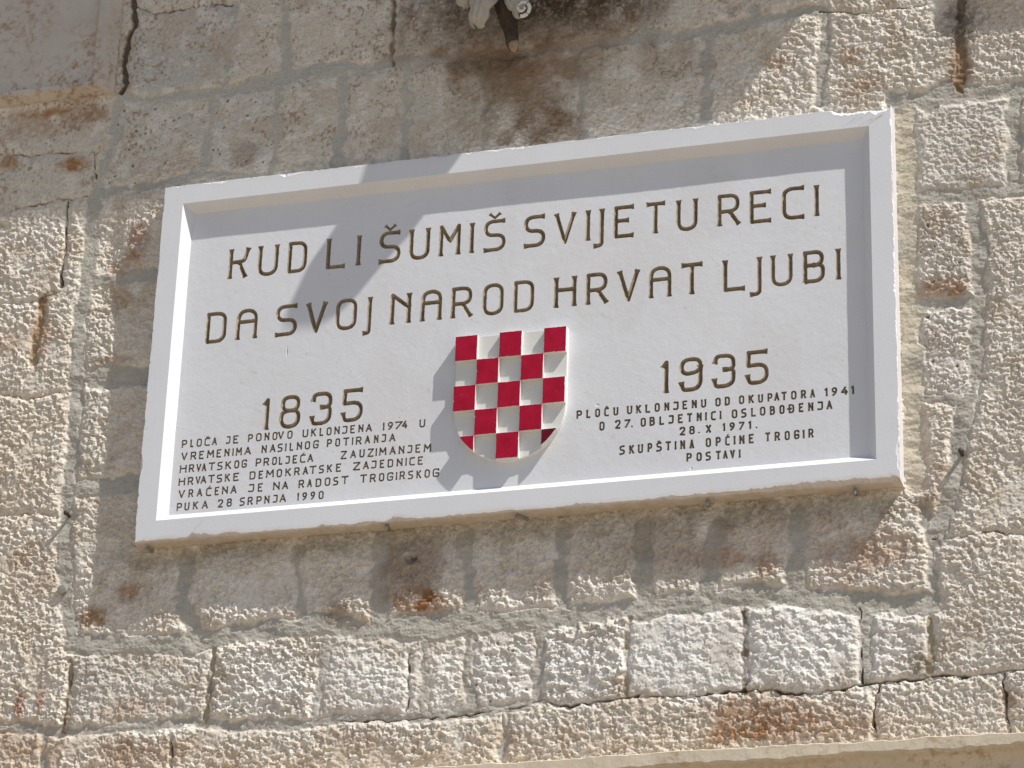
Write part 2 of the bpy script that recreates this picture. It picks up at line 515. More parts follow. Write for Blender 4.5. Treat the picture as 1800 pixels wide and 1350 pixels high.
sn = fbm(X*20, Zz*20, 171, 4); sn2 = fbm(X*70, Zz*70, 175, 3); sn3 = fbm(X*170, Zz*150, 177, 3, 0.7)
for kind, cx_, cz_, rx_, rz_, st in STAINS:
    c_, mot = STC[kind]
    cx_, cz_, rx_, rz_ = cx_/1000, cz_/1000, rx_/1000, rz_/1000
    i0, i1 = np.searchsorted(gx, [cx_-2*rx_, cx_+2*rx_]); j0, j1 = np.searchsorted(gz, [cz_-2*rz_, cz_+2*rz_])
    if i1 <= i0 or j1 <= j0: continue
    s = np.s_[j0:j1, i0:i1]
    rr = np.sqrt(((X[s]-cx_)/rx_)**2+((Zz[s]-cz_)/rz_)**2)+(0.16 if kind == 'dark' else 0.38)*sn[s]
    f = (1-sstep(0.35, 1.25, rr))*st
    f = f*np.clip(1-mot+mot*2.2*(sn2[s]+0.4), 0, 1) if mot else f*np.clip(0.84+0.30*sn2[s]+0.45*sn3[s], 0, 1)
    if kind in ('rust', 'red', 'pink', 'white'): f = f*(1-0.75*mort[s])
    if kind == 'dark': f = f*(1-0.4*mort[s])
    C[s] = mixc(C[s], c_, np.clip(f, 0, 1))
C = mixc(C, (0.11, 0.075, 0.048), np.clip(cr*1.05, 0, 1)*0.9)
C = mixc(C, (0.13, 0.085, 0.05), hole*0.6)
C *= (1+0.07*fbm(X*210, Zz*210, 181, 2))[..., None]
lum = C@np.array((0.3, 0.55, 0.15), np.float32)
C = lum[..., None]+(C-lum[..., None])*0.92
C *= np.array((1.0, 1.005, 0.985), np.float32)
C = np.clip(C*1.10, 0.02, 0.85)

fade = sstep(-1.30, -1.2, X)*sstep(3.05, 2.95, X)*sstep(-1.25, -1.15, Zz)
Y = D-h*fade-0.002*(1-fade)
V = np.stack([X, Y, Zz], -1).reshape(-1, 3)
ny, nx = X.shape
idx = np.arange(nx*ny, dtype=np.int32).reshape(ny, nx)
Q = np.stack([idx[:-1, :-1], idx[:-1, 1:], idx[1:, 1:], idx[1:, :-1]], -1)
hid = (gx[:-1, None].T > 0.06) & (gx[:-1, None].T < 1.94) & (gz[:-1, None] > 0.06) & (gz[:-1, None] < 0.95)
Q = Q[~hid]                                           # no need for the face right behind the plaque
rgba = np.concatenate([C.reshape(-1, 3), np.ones((nx*ny, 1), np.float32)], 1)
m, nt, p = new_mat('rubble_stone', 0.9, 0.2)
at = nt.nodes.new('ShaderNodeAttribute'); at.attribute_name = 'tint'
tc = nt.nodes.new('ShaderNodeTexCoord').outputs['Object']
n1 = noise_node(nt, 330, 3, 0.6, tc)
c = mix(nt, 'MULTIPLY', 1.0, at.outputs['Color'], ramp(nt, n1.outputs['Fac'], [(0.3, 0.78), (0.65, 1.08)]).outputs['Color'])
nt.links.new(c, p.inputs['Base Color'])
n2 = noise_node(nt, 260, 4, 0.65, tc)
bump(nt, p, n2.outputs['Fac'], 0.5, 0.0016)
wall = mesh_np('stone_wall', V, [Q], m, smooth=True, cols={'tint': rgba})
tag(wall, 'old wall of rough punched limestone blocks with grey mortar joints, behind everything', 'wall')
# the rest of the wall, away from the photograph: plain masonry round the carved part and down to the street
m, nt, p = new_mat('plain_masonry', 0.9, 0.2)
tc = nt.nodes.new('ShaderNodeTexCoord').outputs['Object']
nn = noise_node(nt, 6, 8, 0.7, tc)
nt.links.new(ramp(nt, nn.outputs['Fac'], [(0.3, (0.33, 0.28, 0.23)), (0.7, (0.52, 0.45, 0.37))]).outputs['Color'], p.inputs['Base Color'])
bump(nt, p, nn.outputs['Fac'], 0.8, 0.02)
bm = bmesh.new()
xs = [-9, gx[0], gx[-1], 11]; zs = [GROUND-0.1, gz[0], gz[-1], 6]
g = [[bm.verts.new((x, D+0.002, z)) for x in xs] for z in zs]
for j in range(3):
    for i in range(3):
        if (i, j) != (1, 1): bm.faces.new((g[j][i], g[j][i+1], g[j+1][i+1], g[j+1][i]))
obj('plain_masonry', bm, m, wall)
del X, Zz, V, Q, C, MC, rgba, sr, dist, alld

# ------------------------------------------------------------------ the memorial plaque
PW, PH = 2.0, 1.0486
FR, BEV, REC = 0.058, 0.0228, 0.0262      # frame width, bevel width, depth of the sunk panel
white_marble = marble_mat('white_marble', (0.745, 0.752, 0.778), (0.705, 0.712, 0.737), 0.55, (0.50, 0.365, 0.225))
plaque = empty('memorial_plaque')
tag(plaque, 'white marble memorial plaque with carved Croatian text and a red and white checkered shield', 'plaque')

# frame: a section swept round the four sides, with chipped outer arrises
def chip(n, L, seed, base, big, spots=()):
    s = np.linspace(0, L, n)
    c = base+base*0.6*fbm(s*25, s*0+seed, seed, 3)+big*np.clip(fbm(s*11, s*0+seed*3.1, seed+5, 3)-0.35, 0, 1)*1.6
    c += 0.9*big*np.clip(fbm(s*75, s*0+seed*1.7, seed+9, 3)-0.25, 0, 1)
    for a, b, amt in spots:
        c += amt*sstep(a-0.02, a+0.015, s)*sstep(b+0.02, b-0.015, s)*(1+0.35*fbm(s*70, s*0, seed+20, 3))
    return np.maximum(c, 0.0006).astype(np.float32)
NS, NV = 900, 480
sides = {}
# bottom and top run left to right, left and right run bottom to top; 'a' is lost from the front face, 'b' from the side
sides['bottom'] = (chip(NS, PW, 1, .0024, .006, [(.05, .10, .003), (.15, .20, .008), (.62, .66, .003), (1.18, 1.22, .004), (1.40, 1.70, .003), (1.70, 2.0, .009)]), chip(NS, PW, 2, .006, .010, [(1.5, 2.0, .006)]))
sides['top'] = (chip(NS, PW, 3, .0018, .006, [(.12, .17, .004), (1.86, 2.0, .019)]), chip(NS, PW, 4, .002, .005, [(1.86, 2.0, .020)]))
sides['left'] = (chip(NV, PH, 5, .0014, .005, [(.55, .60, .002), (.20, .24, .006), (0.0, .04, .004)]), chip(NV, PH, 6, .003, .006))
sides['right'] = (chip(NV, PH, 7, .0016, .004, [(.03, .10, .005)]), chip(NV, PH, 8, .003, .004))
fv = []; ff = []; fs = []
def sweep(side):
    a, b = sides[side]; n = len(a); t = np.linspace(0, 1, n)
    lo, hi = (('left', 'right') if side in ('bottom', 'top') else ('bottom', 'top'))
    e0 = 0 if side in ('bottom', 'left') else -1
    la, lb, ha, hb = (sides[lo][0], sides[lo][1], sides[hi][0], sides[hi][1])
    La, Ha = la[e0], ha[e0]
    L = PW if side in ('bottom', 'top') else PH
    mid = sides[side]
    rag = 0.0018*fbm(t*L*90, t*0+3, 33, 3)
    rows = []
    y_b = b*0.9
    # (inset of this side, inset of the two neighbours at the ends, depth)
    for ins, i0, i1, y in ((np.full(n, FR+BEV*1.12), FR+BEV*1.12, FR+BEV*1.12, np.full(n, REC*1.12)),
                           (np.full(n, FR), FR, FR, np.zeros(n)),
                           (a+0.012, La+0.012, Ha+0.012, np.zeros(n)),
                           (a, La, Ha, np.zeros(n)),
                           (a*0.55+np.abs(rag), La*0.55, Ha*0.55, y_b*0.55),
                           (a*0.12, La*0.12, Ha*0.12, y_b),
                           (a*0, 0, 0, np.full(n, 0.03)),
                           (a*0-0.0, 0, 0, np.full(n, D+0.02))):
        al = i0+t*(L-i0-i1)
        off = ins
        if side == 'bottom': x, z = al, off
        elif side == 'top': x, z = al, PH-off
        elif side == 'left': x, z = off, al
        else: x, z = PW-off, al
        yy = y+0*t
        rows.append(np.stack([x+0*t, yy, z+0*t], -1))
    base = sum(len(v) for v in fv)
    P = np.stack(rows, 0)                      # (8, n, 3)
    # where neighbours meet, share the depth of the arris
    fv.append(P.reshape(-1, 3))
    k = base+np.arange(8*n).reshape(8, n)
    q = np.stack([k[:-1, :-1], k[:-1, 1:], k[1:, 1:], k[1:, :-1]], -1).reshape(-1, 4)
    if side in ('bottom', 'right'): q = q[:, ::-1]
    ff.append(q)
    st = np.zeros((8, n))
    if side == 'bottom':
        st[3:] = np.array([0.25, 0.5, 0.75, 0.9, 0.9])[:, None]
        st[3:5] += 0.25*np.clip(fbm(t*30, t*0, 55, 3), 0, 1)
    elif side == 'right': st[5:] = 0.25
    elif side == 'top': st[0] = 0.10; st[3:] = 0.1
    fs.append(st.reshape(-1))
for sd in ('bottom', 'top', 'left', 'right'): sweep(sd)
# depth of the arris at the four corners: average so that the mitres close
fverts = np.concatenate(fv); fst = np.concatenate(fs)
fr_o = mesh_np('frame', fverts, [np.concatenate(ff)], white_marble, plaque, cols={'stain': fst})
bm = bmesh.new(); bm.from_mesh(fr_o.data); bmesh.ops.remove_doubles(bm, verts=bm.verts, dist=0.0007)
bmesh.ops.recalc_face_normals(bm, faces=bm.faces); bm.to_mesh(fr_o.data); bm.free()

# ---- lettering: every line is (name, height of its foot, slope, cap height, letters, left and right edge of each in 0.1 mm)
LINES = [
 ('L1',0.7569,0.00106,0.0903,'KUD LI ŠUMIŠ SVIJETU RECI',[1928,2572,2768,3395,3614,4209,4713,5326,5552,5739,6189,6821,7032,7652,7860,8500,8708,8865,9086,9724,10185,10801,11012,11642,11870,12023,12074,12377,12616,13229,13453,14061,14288,14899,15370,16029,16215,16858,17081,17697,17903,18074]),
 ('L2',0.5716,-0.00018,0.0883,'DA SVOJ NAROD HRVAT LJUBI',[1413,2046,2276,2926,3388,4034,4247,4877,5100,5695,5838,6102,6592,7211,7432,8060,8267,8908,9144,9720,9960,10568,11055,11702,11911,12551,12746,13375,13579,14221,14402,15061,15521,16168,16209,16549,16761,17374,17590,18200,18438,18602]),
 ('Y1',0.2955,0.01347,0.0910,'1835',[3196,3460,3698,4290,4555,5155,5412,6012]),
 ('Y2',0.2760,0.01675,0.0906,'1935',[13932,14189,14420,15025,15269,15872,16117,16718]),
 ('a',0.2716,-0.00477,0.0220,'PLOČA JE PONOVO UKLONJENA 1974 U',[1006,1172,1245,1362,1429,1583,1646,1819,1852,2016,2248,2382,2445,2619,2859,3015,3087,3252,3318,3473,3545,3693,3692,3876,3956,4110,4373,4547,4607,4769,4841,4972,5038,5185,5247,5411,5462,5617,5681,5838,5905,6062,6108,6298,6570,6633,6710,6861,6901,7124,7087,7255,7561,7735]),
 ('b',0.2341,0.00129,0.0222,'VREMENIMA NASILNOG POTIRANJA',[1018,1210,1279,1466,1519,1678,1742,1958,2008,2166,2229,2388,2458,2494,2547,2736,2783,2993,3263,3426,3489,3672,3706,3861,3930,3955,4038,4167,4236,4397,4462,4615,4689,4852,5064,5219,5297,5437,5498,5699,5760,5789,5856,6035,6096,6265,6347,6487,6554,6687,6760,6949]),
 ('c',0.1986,-0.00152,0.0222,'HRVATSKOG PROLJEĆA ZAUZIMANJEM',[1005,1217,1260,1435,1467,1625,1621,1770,1807,2018,2055,2218,2282,2468,2533,2681,2737,2894,3124,3297,3340,3523,3583,3724,3765,3894,3946,4080,4144,4295,4351,4520,4546,4733,5462,5645,5719,5904,5971,6131,6194,6377,6426,6449,6506,6722,6782,6977,7033,7203,7265,7412,7482,7641,7707,7933]),
 ('d',0.1626,0.00071,0.0219,'HRVATSKE DEMOKRATSKE ZAJEDNICE',[1002,1204,1258,1438,1474,1632,1617,1801,1824,2030,2067,2235,2293,2462,2525,2708,2977,3162,3228,3378,3433,3671,3733,3890,3964,4147,4209,4386,4445,4612,4621,4842,4884,5040,5108,5270,5352,5516,5818,6029,6085,6268,6311,6464,6541,6685,6751,6923,6995,7171,7242,7271,7339,7507,7564,7723]),
 ('e',0.1277,-0.00297,0.0223,'VRAĆENA JE NA RADOST TROGIRSKOG',[1025,1226,1306,1465,1539,1714,1799,1972,2036,2183,2241,2424,2477,2670,2968,3145,3231,3388,3653,3853,3895,4091,4352,4529,4589,4741,4819,4992,5071,5233,5296,5452,5512,5736,6021,6237,6292,6476,6542,6693,6759,6934,7007,7030,7089,7259,7315,7470,7541,7695,7767,7915,7980,8167]),
 ('f',0.0919,-0.00246,0.0220,'PUKA 28 SRPNJA 1990',[1006,1173,1221,1379,1461,1624,1705,1899,2157,2315,2401,2555,2754,2912,2974,3141,3215,3381,3434,3595,3668,3811,3851,4052,4339,4400,4481,4620,4706,4839,4925,5071]),
 ('g',0.2526,-0.00077,0.0226,'PLOČU UKLONJENU OD OKUPATORA 1941',[11743,11911,12001,12141,12235,12375,12471,12616,12707,12857,13060,13220,13300,13456,13541,13694,13784,13929,14030,14178,14256,14414,14495,14654,14738,14886,14974,15128,15346,15493,15582,15733,15949,16095,16189,16346,16430,16576,16669,16816,16836,16991,17014,17186,17269,17418,17514,17669,17742,17893,18106,18213,18295,18447,18523,18718,18771,18877]),
 ('h',0.2115,0.00206,0.0232,'O 27. OBLJETNICI OSLOBOĐENJA',[12353,12499,12761,12921,13000,13175,13183,13226,13427,13572,13651,13810,13906,14058,14138,14291,14382,14540,14613,14781,14867,15014,15102,15123,15234,15381,15473,15498,15766,15917,16000,16151,16251,16401,16480,16630,16725,16875,16975,17114,17162,17357,17455,17604,17692,17843,17920,18081,18152,18321]),
 ('i',0.1751,0.00364,0.0219,'28. X 1971.',[14434,14596,14679,14833,14911,14953,15106,15253,15527,15617,15711,15857,15941,16103,16180,16278,16374,16415]),
 ('j',0.1390,0.00210,0.0237,'SKUPŠTINA OPĆINE TROGIR',[12882,13041,13133,13290,13359,13513,13608,13750,13831,13993,14062,14239,14325,14352,14447,14594,14682,14825,15105,15247,15352,15502,15596,15732,15825,15857,15950,16102,16189,16345,16601,16761,16842,17001,17102,17240,17333,17482,17568,17599,17688,17846]),
 ('k',0.1186,-0.00808,0.0224,'POSTAVI',[14607,14767,14868,15014,15094,15248,15346,15513,15534,15680,15715,15861,15956,15985]),
]

def fillet(pts, closed, sx, sy):
    """pts: (x, y[, r]) in letter units, r in cap heights -> dense polyline in metres"""
    P = [np.array((q[0]*sx, q[1]*sy)) for q in pts]; r = [(q[2]*sy if len(q) > 2 else 0) for q in pts]
    out = []; n = len(P)
    for i in range(n):
        if r[i] == 0 or (not closed and i in (0, n-1)): out.append(P[i]); continue
        a = P[i-1]-P[i]; b = P[(i+1) % n]-P[i]
        la, lb = np.linalg.norm(a), np.linalg.norm(b); a /= la; b /= lb
        rr = r[i]
        ang = math.acos(max(-1, min(1, float(a@b))))
        tl = min(rr/math.tan(ang/2), 0.5*la if True else la, 0.5*lb) if ang > 1e-3 else 0
        p0 = P[i]+a*tl; p1 = P[i]+b*tl
        for s in np.linspace(0, 1, 9): out.append((1-s)**2*p0+2*s*(1-s)*(P[i]*0.92+(p0+p1)/2*0.08)+s*s*p1)
    if closed: out.append(out[0])
    return np.array(out)

r = 0.26
G = {
 'K': [[(0, 0), (0, 1)], [(1, 1), (.80, .56, .14), (0, .54)], [(.48, .55), (.90, 0)]],
 'U': [[(0, 1), (0, 0, r), (1, 0, r), (1, 1)]],
 'D': [[(0, 0), (0, 1), (1, 1, r), (1, 0, r), (0, 0), 'c']],
 'L': [[(0, 1), (0, 0), (1, 0)]], 'I': [[(.5, 0), (.5, 1)]],
 'S': [[(1, 1), (.04, 1, .24), (.04, .52, .24), (1, .50, .24), (1, 0, .26), (0, 0)]],
 'M': [[(0, 0), (0, 1), (.5, .46), (1, 1), (1, 0)]],
 'V': [[(0, 1), (.5, 0), (1, 1)]],
 'J': [[(1, 1), (1, -.25, .2), (0, -.25)]],
 'E': [[(1, 1), (0, 1), (0, 0), (1, 0)], [(0, .54), (.72, .54)]],
 'T': [[(0, 1), (1, 1)], [(.5, 1), (.5, 0)]],
 'R': [[(0, 0), (0, 1), (.95, 1, .24), (.95, .46, .24), (0, .46)], [(.52, .46), (1, 0)]],
 'C': [[(1, 1), (0, 1, r), (0, 0, r), (1, 0)]],
 'A': [[(0, 0), (0, 1, .3), (1, 1, .3), (1, 0)], [(0, .6), (1, .6)]],
 'O': [[(0, 0, r), (0, 1, r), (1, 1, r), (1, 0, r), 'c']],
 'N': [[(0, 0), (0, 1), (1, .52)], [(1, 0), (1, 1)]],
 'H': [[(0, 0), (0, 1)], [(1, 0), (1, 1)], [(0, .58), (1, .58)]],
 'B': [[(0, 0), (0, 1), (.95, 1, .2), (.95, .55, .22), (0, .55)], [(.5, .55), (1, .55, .24), (1, 0, .26), (0, 0)]],
 'P': [[(0, 0), (0, 1), (1, 1, .24), (1, .44, .24), (0, .44)]],
 'G': [[(1, .80), (1, 1, .2), (0, 1, r), (0, 0, r), (1, 0, .2), (1, .46), (.5, .46)]],
 'Z': [[(0, 1), (1, 1), (0, 0), (1, 0)]], 'X': [[(0, 0), (1, 1)], [(0, 1), (1, 0)]],
 '1': [[(0, .83), (.78, .985), (.78, 0)]],
 '8': [[(.06, .54, .2), (.06, 1, .2), (.95, 1, .2), (.95, .54, .2), 'c'], [(0, 0, r), (0, .54, .22), (1, .54, .22), (1, 0, r), 'c']],
 '3': [[(.02, .78), (.10, 1, .25), (1, 1, .28), (1, .54, .22), (.47, .54)], [(.6, .54), (1, .54, .24), (1, 0, .3), (.02, 0, .3), (.0, .24)]],
 '5': [[(1, 1), (.06, 1), (.03, .57), (1, .60, .30), (1, 0, .3), (.05, 0, .3), (0, .25)]],
 '9': [[(0, .5, .22), (0, 1, .26), (1, 1, .28), (1, .58, .24), 'c'], [(1, .75), (1, 0, .32), (.05, 0, .3), (0, .24)]],
 '2': [[(0, .78), (.05, 1, .2), (.95, 1, .22), (.95, .62, .2), (0, 0), (1, 0)]],
 '7': [[(0, .97), (1, .97), (.15, 0)]],
 '4': [[(.68, 1), (0, .30), (1, .30)], [(.72, .62), (.72, 0)]],
 '0': [[(0, 0, r), (0, 1, r), (1, 1, r), (1, 0, r), 'c']],
 '.': [[(.5, .06), (.5, .062)]],
}
SMALL = dict(G)
SMALL.update({
 'A': [[(0, 0), (.5, 1), (1, 0)], [(.2, .34), (.8, .34)]],
 'J': [[(.1, .98), (1, .98), (1, 0, .22), (0, .08)]],
 'K': [[(0, 0), (0, 1)], [(.95, 1), (0, .42)], [(.32, .60), (1, 0)]],
 'N': [[(0, 0), (0, 1), (1, .08)], [(1, 0), (1, 1)]],
 'M': [[(0, 0), (.06, 1), (.5, .36), (.94, 1), (1, 0)]],
 'R': [[(0, 0), (0, 1), (.92, 1, .2), (.92, .48, .2), (0, .48)], [(.5, .48), (1, 0)]],
 '9': [[(0, .48, .2), (0, 1, .24), (.95, 1, .24), (.95, .48, .2), 'c'], [(.95, .72), (.75, .3, .2), (.1, 0)]],
 '1': [[(0, .78), (.82, 1), (.82, 0)]],
 'Đ': [[(.3, 0), (.3, 1), (1, 1, r), (1, 0, r), (.3, 0), 'c'], [(0, .5), (.62, .5)]],
})
CARON = [[(.24, 1.27), (.5, 1.12), (.76, 1.27)]]; ACUTE = [[(.42, 1.12), (.72, 1.36)]]
PX0, PX1, PZ0, PZ1 = FR+BEV, PW-FR-BEV, FR+BEV, PH-FR-BEV
STEP = 0.00155
nxp = int(round((PX1-PX0)/STEP))+1; nzp = int(round((PZ1-PZ0)/STEP))+1
px_ = np.linspace(PX0, PX1, nxp); pz_ = np.linspace(PZ0, PZ1, nzp)
F = np.full((nzp, nxp), 0.02, np.float32)       # signed distance: below 0 inside a cut stroke
OWN = np.full((nzp, nxp), -1, np.int16)      # which word a point belongs to
WORDS = []                                       # (line number, word)
rnd = random.Random(11)
for li, (lname, z0, slope, cap, chars, edges) in enumerate(LINES):
    big = cap > 0.05
    year = lname in ('Y1', 'Y2')
    hw = 0.0058 if big else (0.0022 if lname < 'g' else 0.0026)
    if year: hw = 0.0060
    wstart = len(WORDS); owner = []
    for wi, wd in enumerate(chars.split()):
        WORDS.append((li, wd)); owner += [wstart+wi]*len(wd)
    for gi, (c, x0, x1) in enumerate(zip(''.join(chars.split()), edges[0::2], edges[1::2])):
        x0 /= 1e4; x1 /= 1e4
        gl = (G if big else SMALL).get({'Š': 'S', 'Č': 'C', 'Ć': 'C'}.get(c, c), None)
        if gl is None: gl = SMALL[c]
        gl = list(gl)
        acc = CARON if c in 'ŠČ' else ACUTE if c == 'Ć' else None
        serif = 0.0028 if big else 0.0007
        il = hw+(serif*0.8 if c in 'KUDLIMVHRNPBEA1T' else 0)
        if c in '.': il = hw
        if c == 'I': x0, x1 = (x0+x1)/2-hw*1.2, (x0+x1)/2+hw*1.2; il = hw*1.2
        w = max(x1-x0-2*il, 1e-5)
        foot = z0+slope*(x0+x1)/2
        hh = cap-2*hw*0.55
        ox, oz = x0+il, foot+hw*0.55
        if not big:
            oz += rnd.uniform(-.0004, .0004)
        i0, i1 = np.searchsorted(px_, [x0-0.012, x1+0.012]); j0, j1 = np.searchsorted(pz_, [foot-cap*0.45-.01, foot+cap*1.5+.006])
        xs, zs = np.meshgrid(px_[i0:i1], pz_[j0:j1])
        f = np.full(xs.shape, 0.02)
        lean = 0.010
        for part in gl+(acc or []):
            closed = part[-1] == 'c'
            pl = fillet([q for q in part if q != 'c'], closed, w, hh)
            if acc is not None and part in acc:
                pl = fillet(part, False, max(w, 0.4*cap) if big else w, hh); 
                hwp = hw*0.62
            else: hwp = hw
            if big: hwp *= rnd.uniform(0.96, 1.04)
            pl = pl+np.array((ox, oz))
            ns = len(pl)-1
            for s in range(ns):
                a = pl[s]; b = pl[s+1]; dv = b-a; L = float(np.hypot(*dv))
                if L < 1e-7: L = 1e-7; dv = np.array((0, 1e-7))
                u = ((xs-a[0])*dv[0]+(zs-a[1])*dv[1])/L; v = np.abs((xs-a[0])*dv[1]-(zs-a[1])*dv[0])/L
                e0 = (not closed) and s == 0; e1 = (not closed) and s == ns-1
                if c == '.': e0 = e1 = False
                ext = hwp*0.55
                if e0 or e1:
                    rr = np.full(u.shape, hwp)
                    de = np.full(u.shape, 9.0)
                    if e0: de = np.minimum(de, u+ext)
                    if e1: de = np.minimum(de, L+ext-u)
                    rr = rr+serif*np.clip(1-np.clip(de, 0, 9)/(2.4*hwp), 0, 1)**1.6
                    d1 = v-rr
                    lo = -(u+ext) if e0 else -9
                    hi = u-L-ext if e1 else -9
                    inside = np.maximum(d1, np.maximum(lo, hi))
                    if not e0:
                        du = np.where(u < 0, np.hypot(u, v)-hwp, inside); inside = du
                    if not e1:
                        inside = np.where(u > L, np.hypot(u-L, v)-hwp, inside)
                    f = np.minimum(f, inside)
                else:
                    uc = np.clip(u, 0, L)
                    f = np.minimum(f, np.hypot(u-uc, v)-hwp)
        f = f+(0.00035 if big else 0.00022)*vnoise(xs*160, zs*160, 200+li)
        sub = F[j0:j1, i0:i1]
        better = f < sub
        sub[better] = f[better]
        o = OWN[j0:j1, i0:i1]; o[better] = owner[gi]

# a scratch beside the second line and a few chips in the polished face
PXg, PZg = np.meshgrid(px_.astype(np.float32), pz_.astype(np.float32))
relief = 0.00045*fbm(PXg*5, PZg*5, 211, 2)+0.00010*fbm(PXg*60, PZg*60, 215, 3)
chips = [(0.380, 0.522, .0016, .016, .0035), (1.23, 0.285, .006, .004, .0012), (1.475, 0.088, .003, .004, .0020), (0.70, 0.30, .002, .002, .001), (1.16, 0.90, .0025, .002, .0015), (0.45, 0.30, .002, .002, .001), (1.0, 0.14, .002, .002, .001)]
for cx_, cz_, rx_, rz_, dp in chips:
    relief += dp*np.clip(1-((PXg-cx_)/rx_)**2-((PZg-cz_)/rz_)**2, 0, 1)
y_panel = REC+relief
inside = F < 0
y_cut = REC+np.clip(-F, 0, 0.0064)*1.55
yall = np.where(inside, y_cut, y_panel)
# marching triangles: split every cell along its diagonal and cut it where F changes sign
ids = np.arange(nxp*nzp).reshape(nzp, nxp)
neg = inside.ravel(); Fv = F.ravel()
cnt = inside[:-1, :-1].astype(int)+inside[:-1, 1:]+inside[1:, 1:]+inside[1:, :-1]
quad = np.stack([ids[:-1, :-1], ids[:-1, 1:], ids[1:, 1:], ids[1:, :-1]], -1)
q_out = quad[cnt == 0]; q_in = quad[cnt == 4]
qm = quad[(cnt > 0) & (cnt < 4)]
tri = np.concatenate([qm[:, [0, 1, 2]], qm[:, [0, 2, 3]]])
base_v = np.stack([PXg.ravel(), yall.ravel(), PZg.ravel()], -1)
extra = []; emap = {}
def cut_pt(a, b):
    k = (a, b) if a < b else (b, a)
    if k in emap: return emap[k]
    t = Fv[a]/(Fv[a]-Fv[b]); t = min(max(float(t), 0.02), 0.98)
    P = base_v[a]*(1-t)+base_v[b]*t
    o_ = a if not neg[a] else b
    P = np.array((P[0], base_v[o_][1], P[2]))
    emap[k] = len(base_v)+len(extra); extra.append(P)
    return emap[k]
t_out = []; t_in = []; t_own = []
OW = OWN.ravel()
nsum = neg[tri].sum(1)
for tr, k in zip(tri[(nsum == 0)], range(10**9)): t_out.append(tuple(tr))
full = tri[nsum == 3]
for tr in full: t_in.append(tuple(tr)); t_own.append(OW[tr[0]])
for tr in tri[(nsum == 1) | (nsum == 2)]:
    s = [bool(neg[i]) for i in tr]
    lone = s.index(True) if sum(s) == 1 else s.index(False)
    a, b, c = tr[lone], tr[(lone+1) % 3], tr[(lone+2) % 3]
    ab = cut_pt(a, b); ca = cut_pt(c, a)
    if sum(s) == 1:
        t_in.append((a, ab, ca)); t_own.append(OW[a]); t_out.append((ab, b, c)); t_out.append((ab, c, ca))
    else:
        t_out.append((a, ab, ca)); t_in.append((ab, b, c)); t_own.append(OW[b]); t_in.append((ab, c, ca)); t_own.append(OW[b])
allv = np.concatenate([base_v, np.array(extra)]) if extra else base_v
# vertices that sit inside letters keep their cut depth only for letter faces, so panel faces never use them
panel_stain = np.zeros(len(allv), np.float32)
sx_, sz_ = allv[:, 0], allv[:, 2]
panel_stain = 0.10*sstep(0.15, 0.6, fbm(sx_*6, sz_*3, 221, 3)).astype(np.float32)
def compact(name, faces, mat, parent, cols=None, smooth=False):
    used = np.unique(np.concatenate([np.asarray(f).ravel() for f in faces if len(f)]))
    remap = np.zeros(len(allv), np.int64); remap[used] = np.arange(len(used))
    return mesh_np(name, allv[used], [remap[np.asarray(f)] for f in faces if len(f)], mat, parent, smooth=smooth,
                   cols={k: v[used] for k, v in (cols or {}).items()})
compact('panel', [q_out, np.array(t_out)], white_marble, plaque, {'stain': panel_stain})

def paint_mat(name, c0, c1, rough, spec):
    m, nt, p = new_mat(name, rough, spec)
    tc = nt.nodes.new('ShaderNodeTexCoord').outputs['Object']
    n = noise_node(nt, 45, 5, 0.65, tc)
    rr = ramp(nt, n.outputs['Fac'], [(0.3, c0), (0.7, c1)])
    nt.links.new(rr.outputs['Color'], p.inputs['Base Color'])
    return m
gilt = paint_mat('worn_brown_gilding', (0.20, 0.155, 0.10), (0.40, 0.325, 0.23), 0.45, 0.5)
grey_paint = paint_mat('faded_letter_paint', (0.16, 0.135, 0.10), (0.25, 0.215, 0.165), 0.7, 0.3)
t_in = np.array(t_in); t_own = np.array(t_own); q_own = OW[q_in[:, 0]]
line_root = {}
for wi, (li, wd) in enumerate(WORDS):
    ln = LINES[li]; big = ln[3] > 0.05; year = ln[0] in ('Y1', 'Y2')
    par = plaque
    if not year and ' ' in ln[4]:
        if li not in line_root:
            line_root[li] = empty('inscription_line', (0, REC, 0)); line_root[li].parent = plaque
            line_root[li]['label'] = ('large' if big else 'small')+' incised line reading '+ln[4]
        par = line_root[li]
    o = compact('year' if year else 'word', [q_in[q_own == wi], t_in[t_own == wi]], gilt if big else grey_paint, par)
    if par is not plaque: o.location = (0, -REC, 0)
    o['label'] = ('year ' if year else 'word ')+wd
del emap, extra, allv, base_v, tri, quad, q_out, t_out

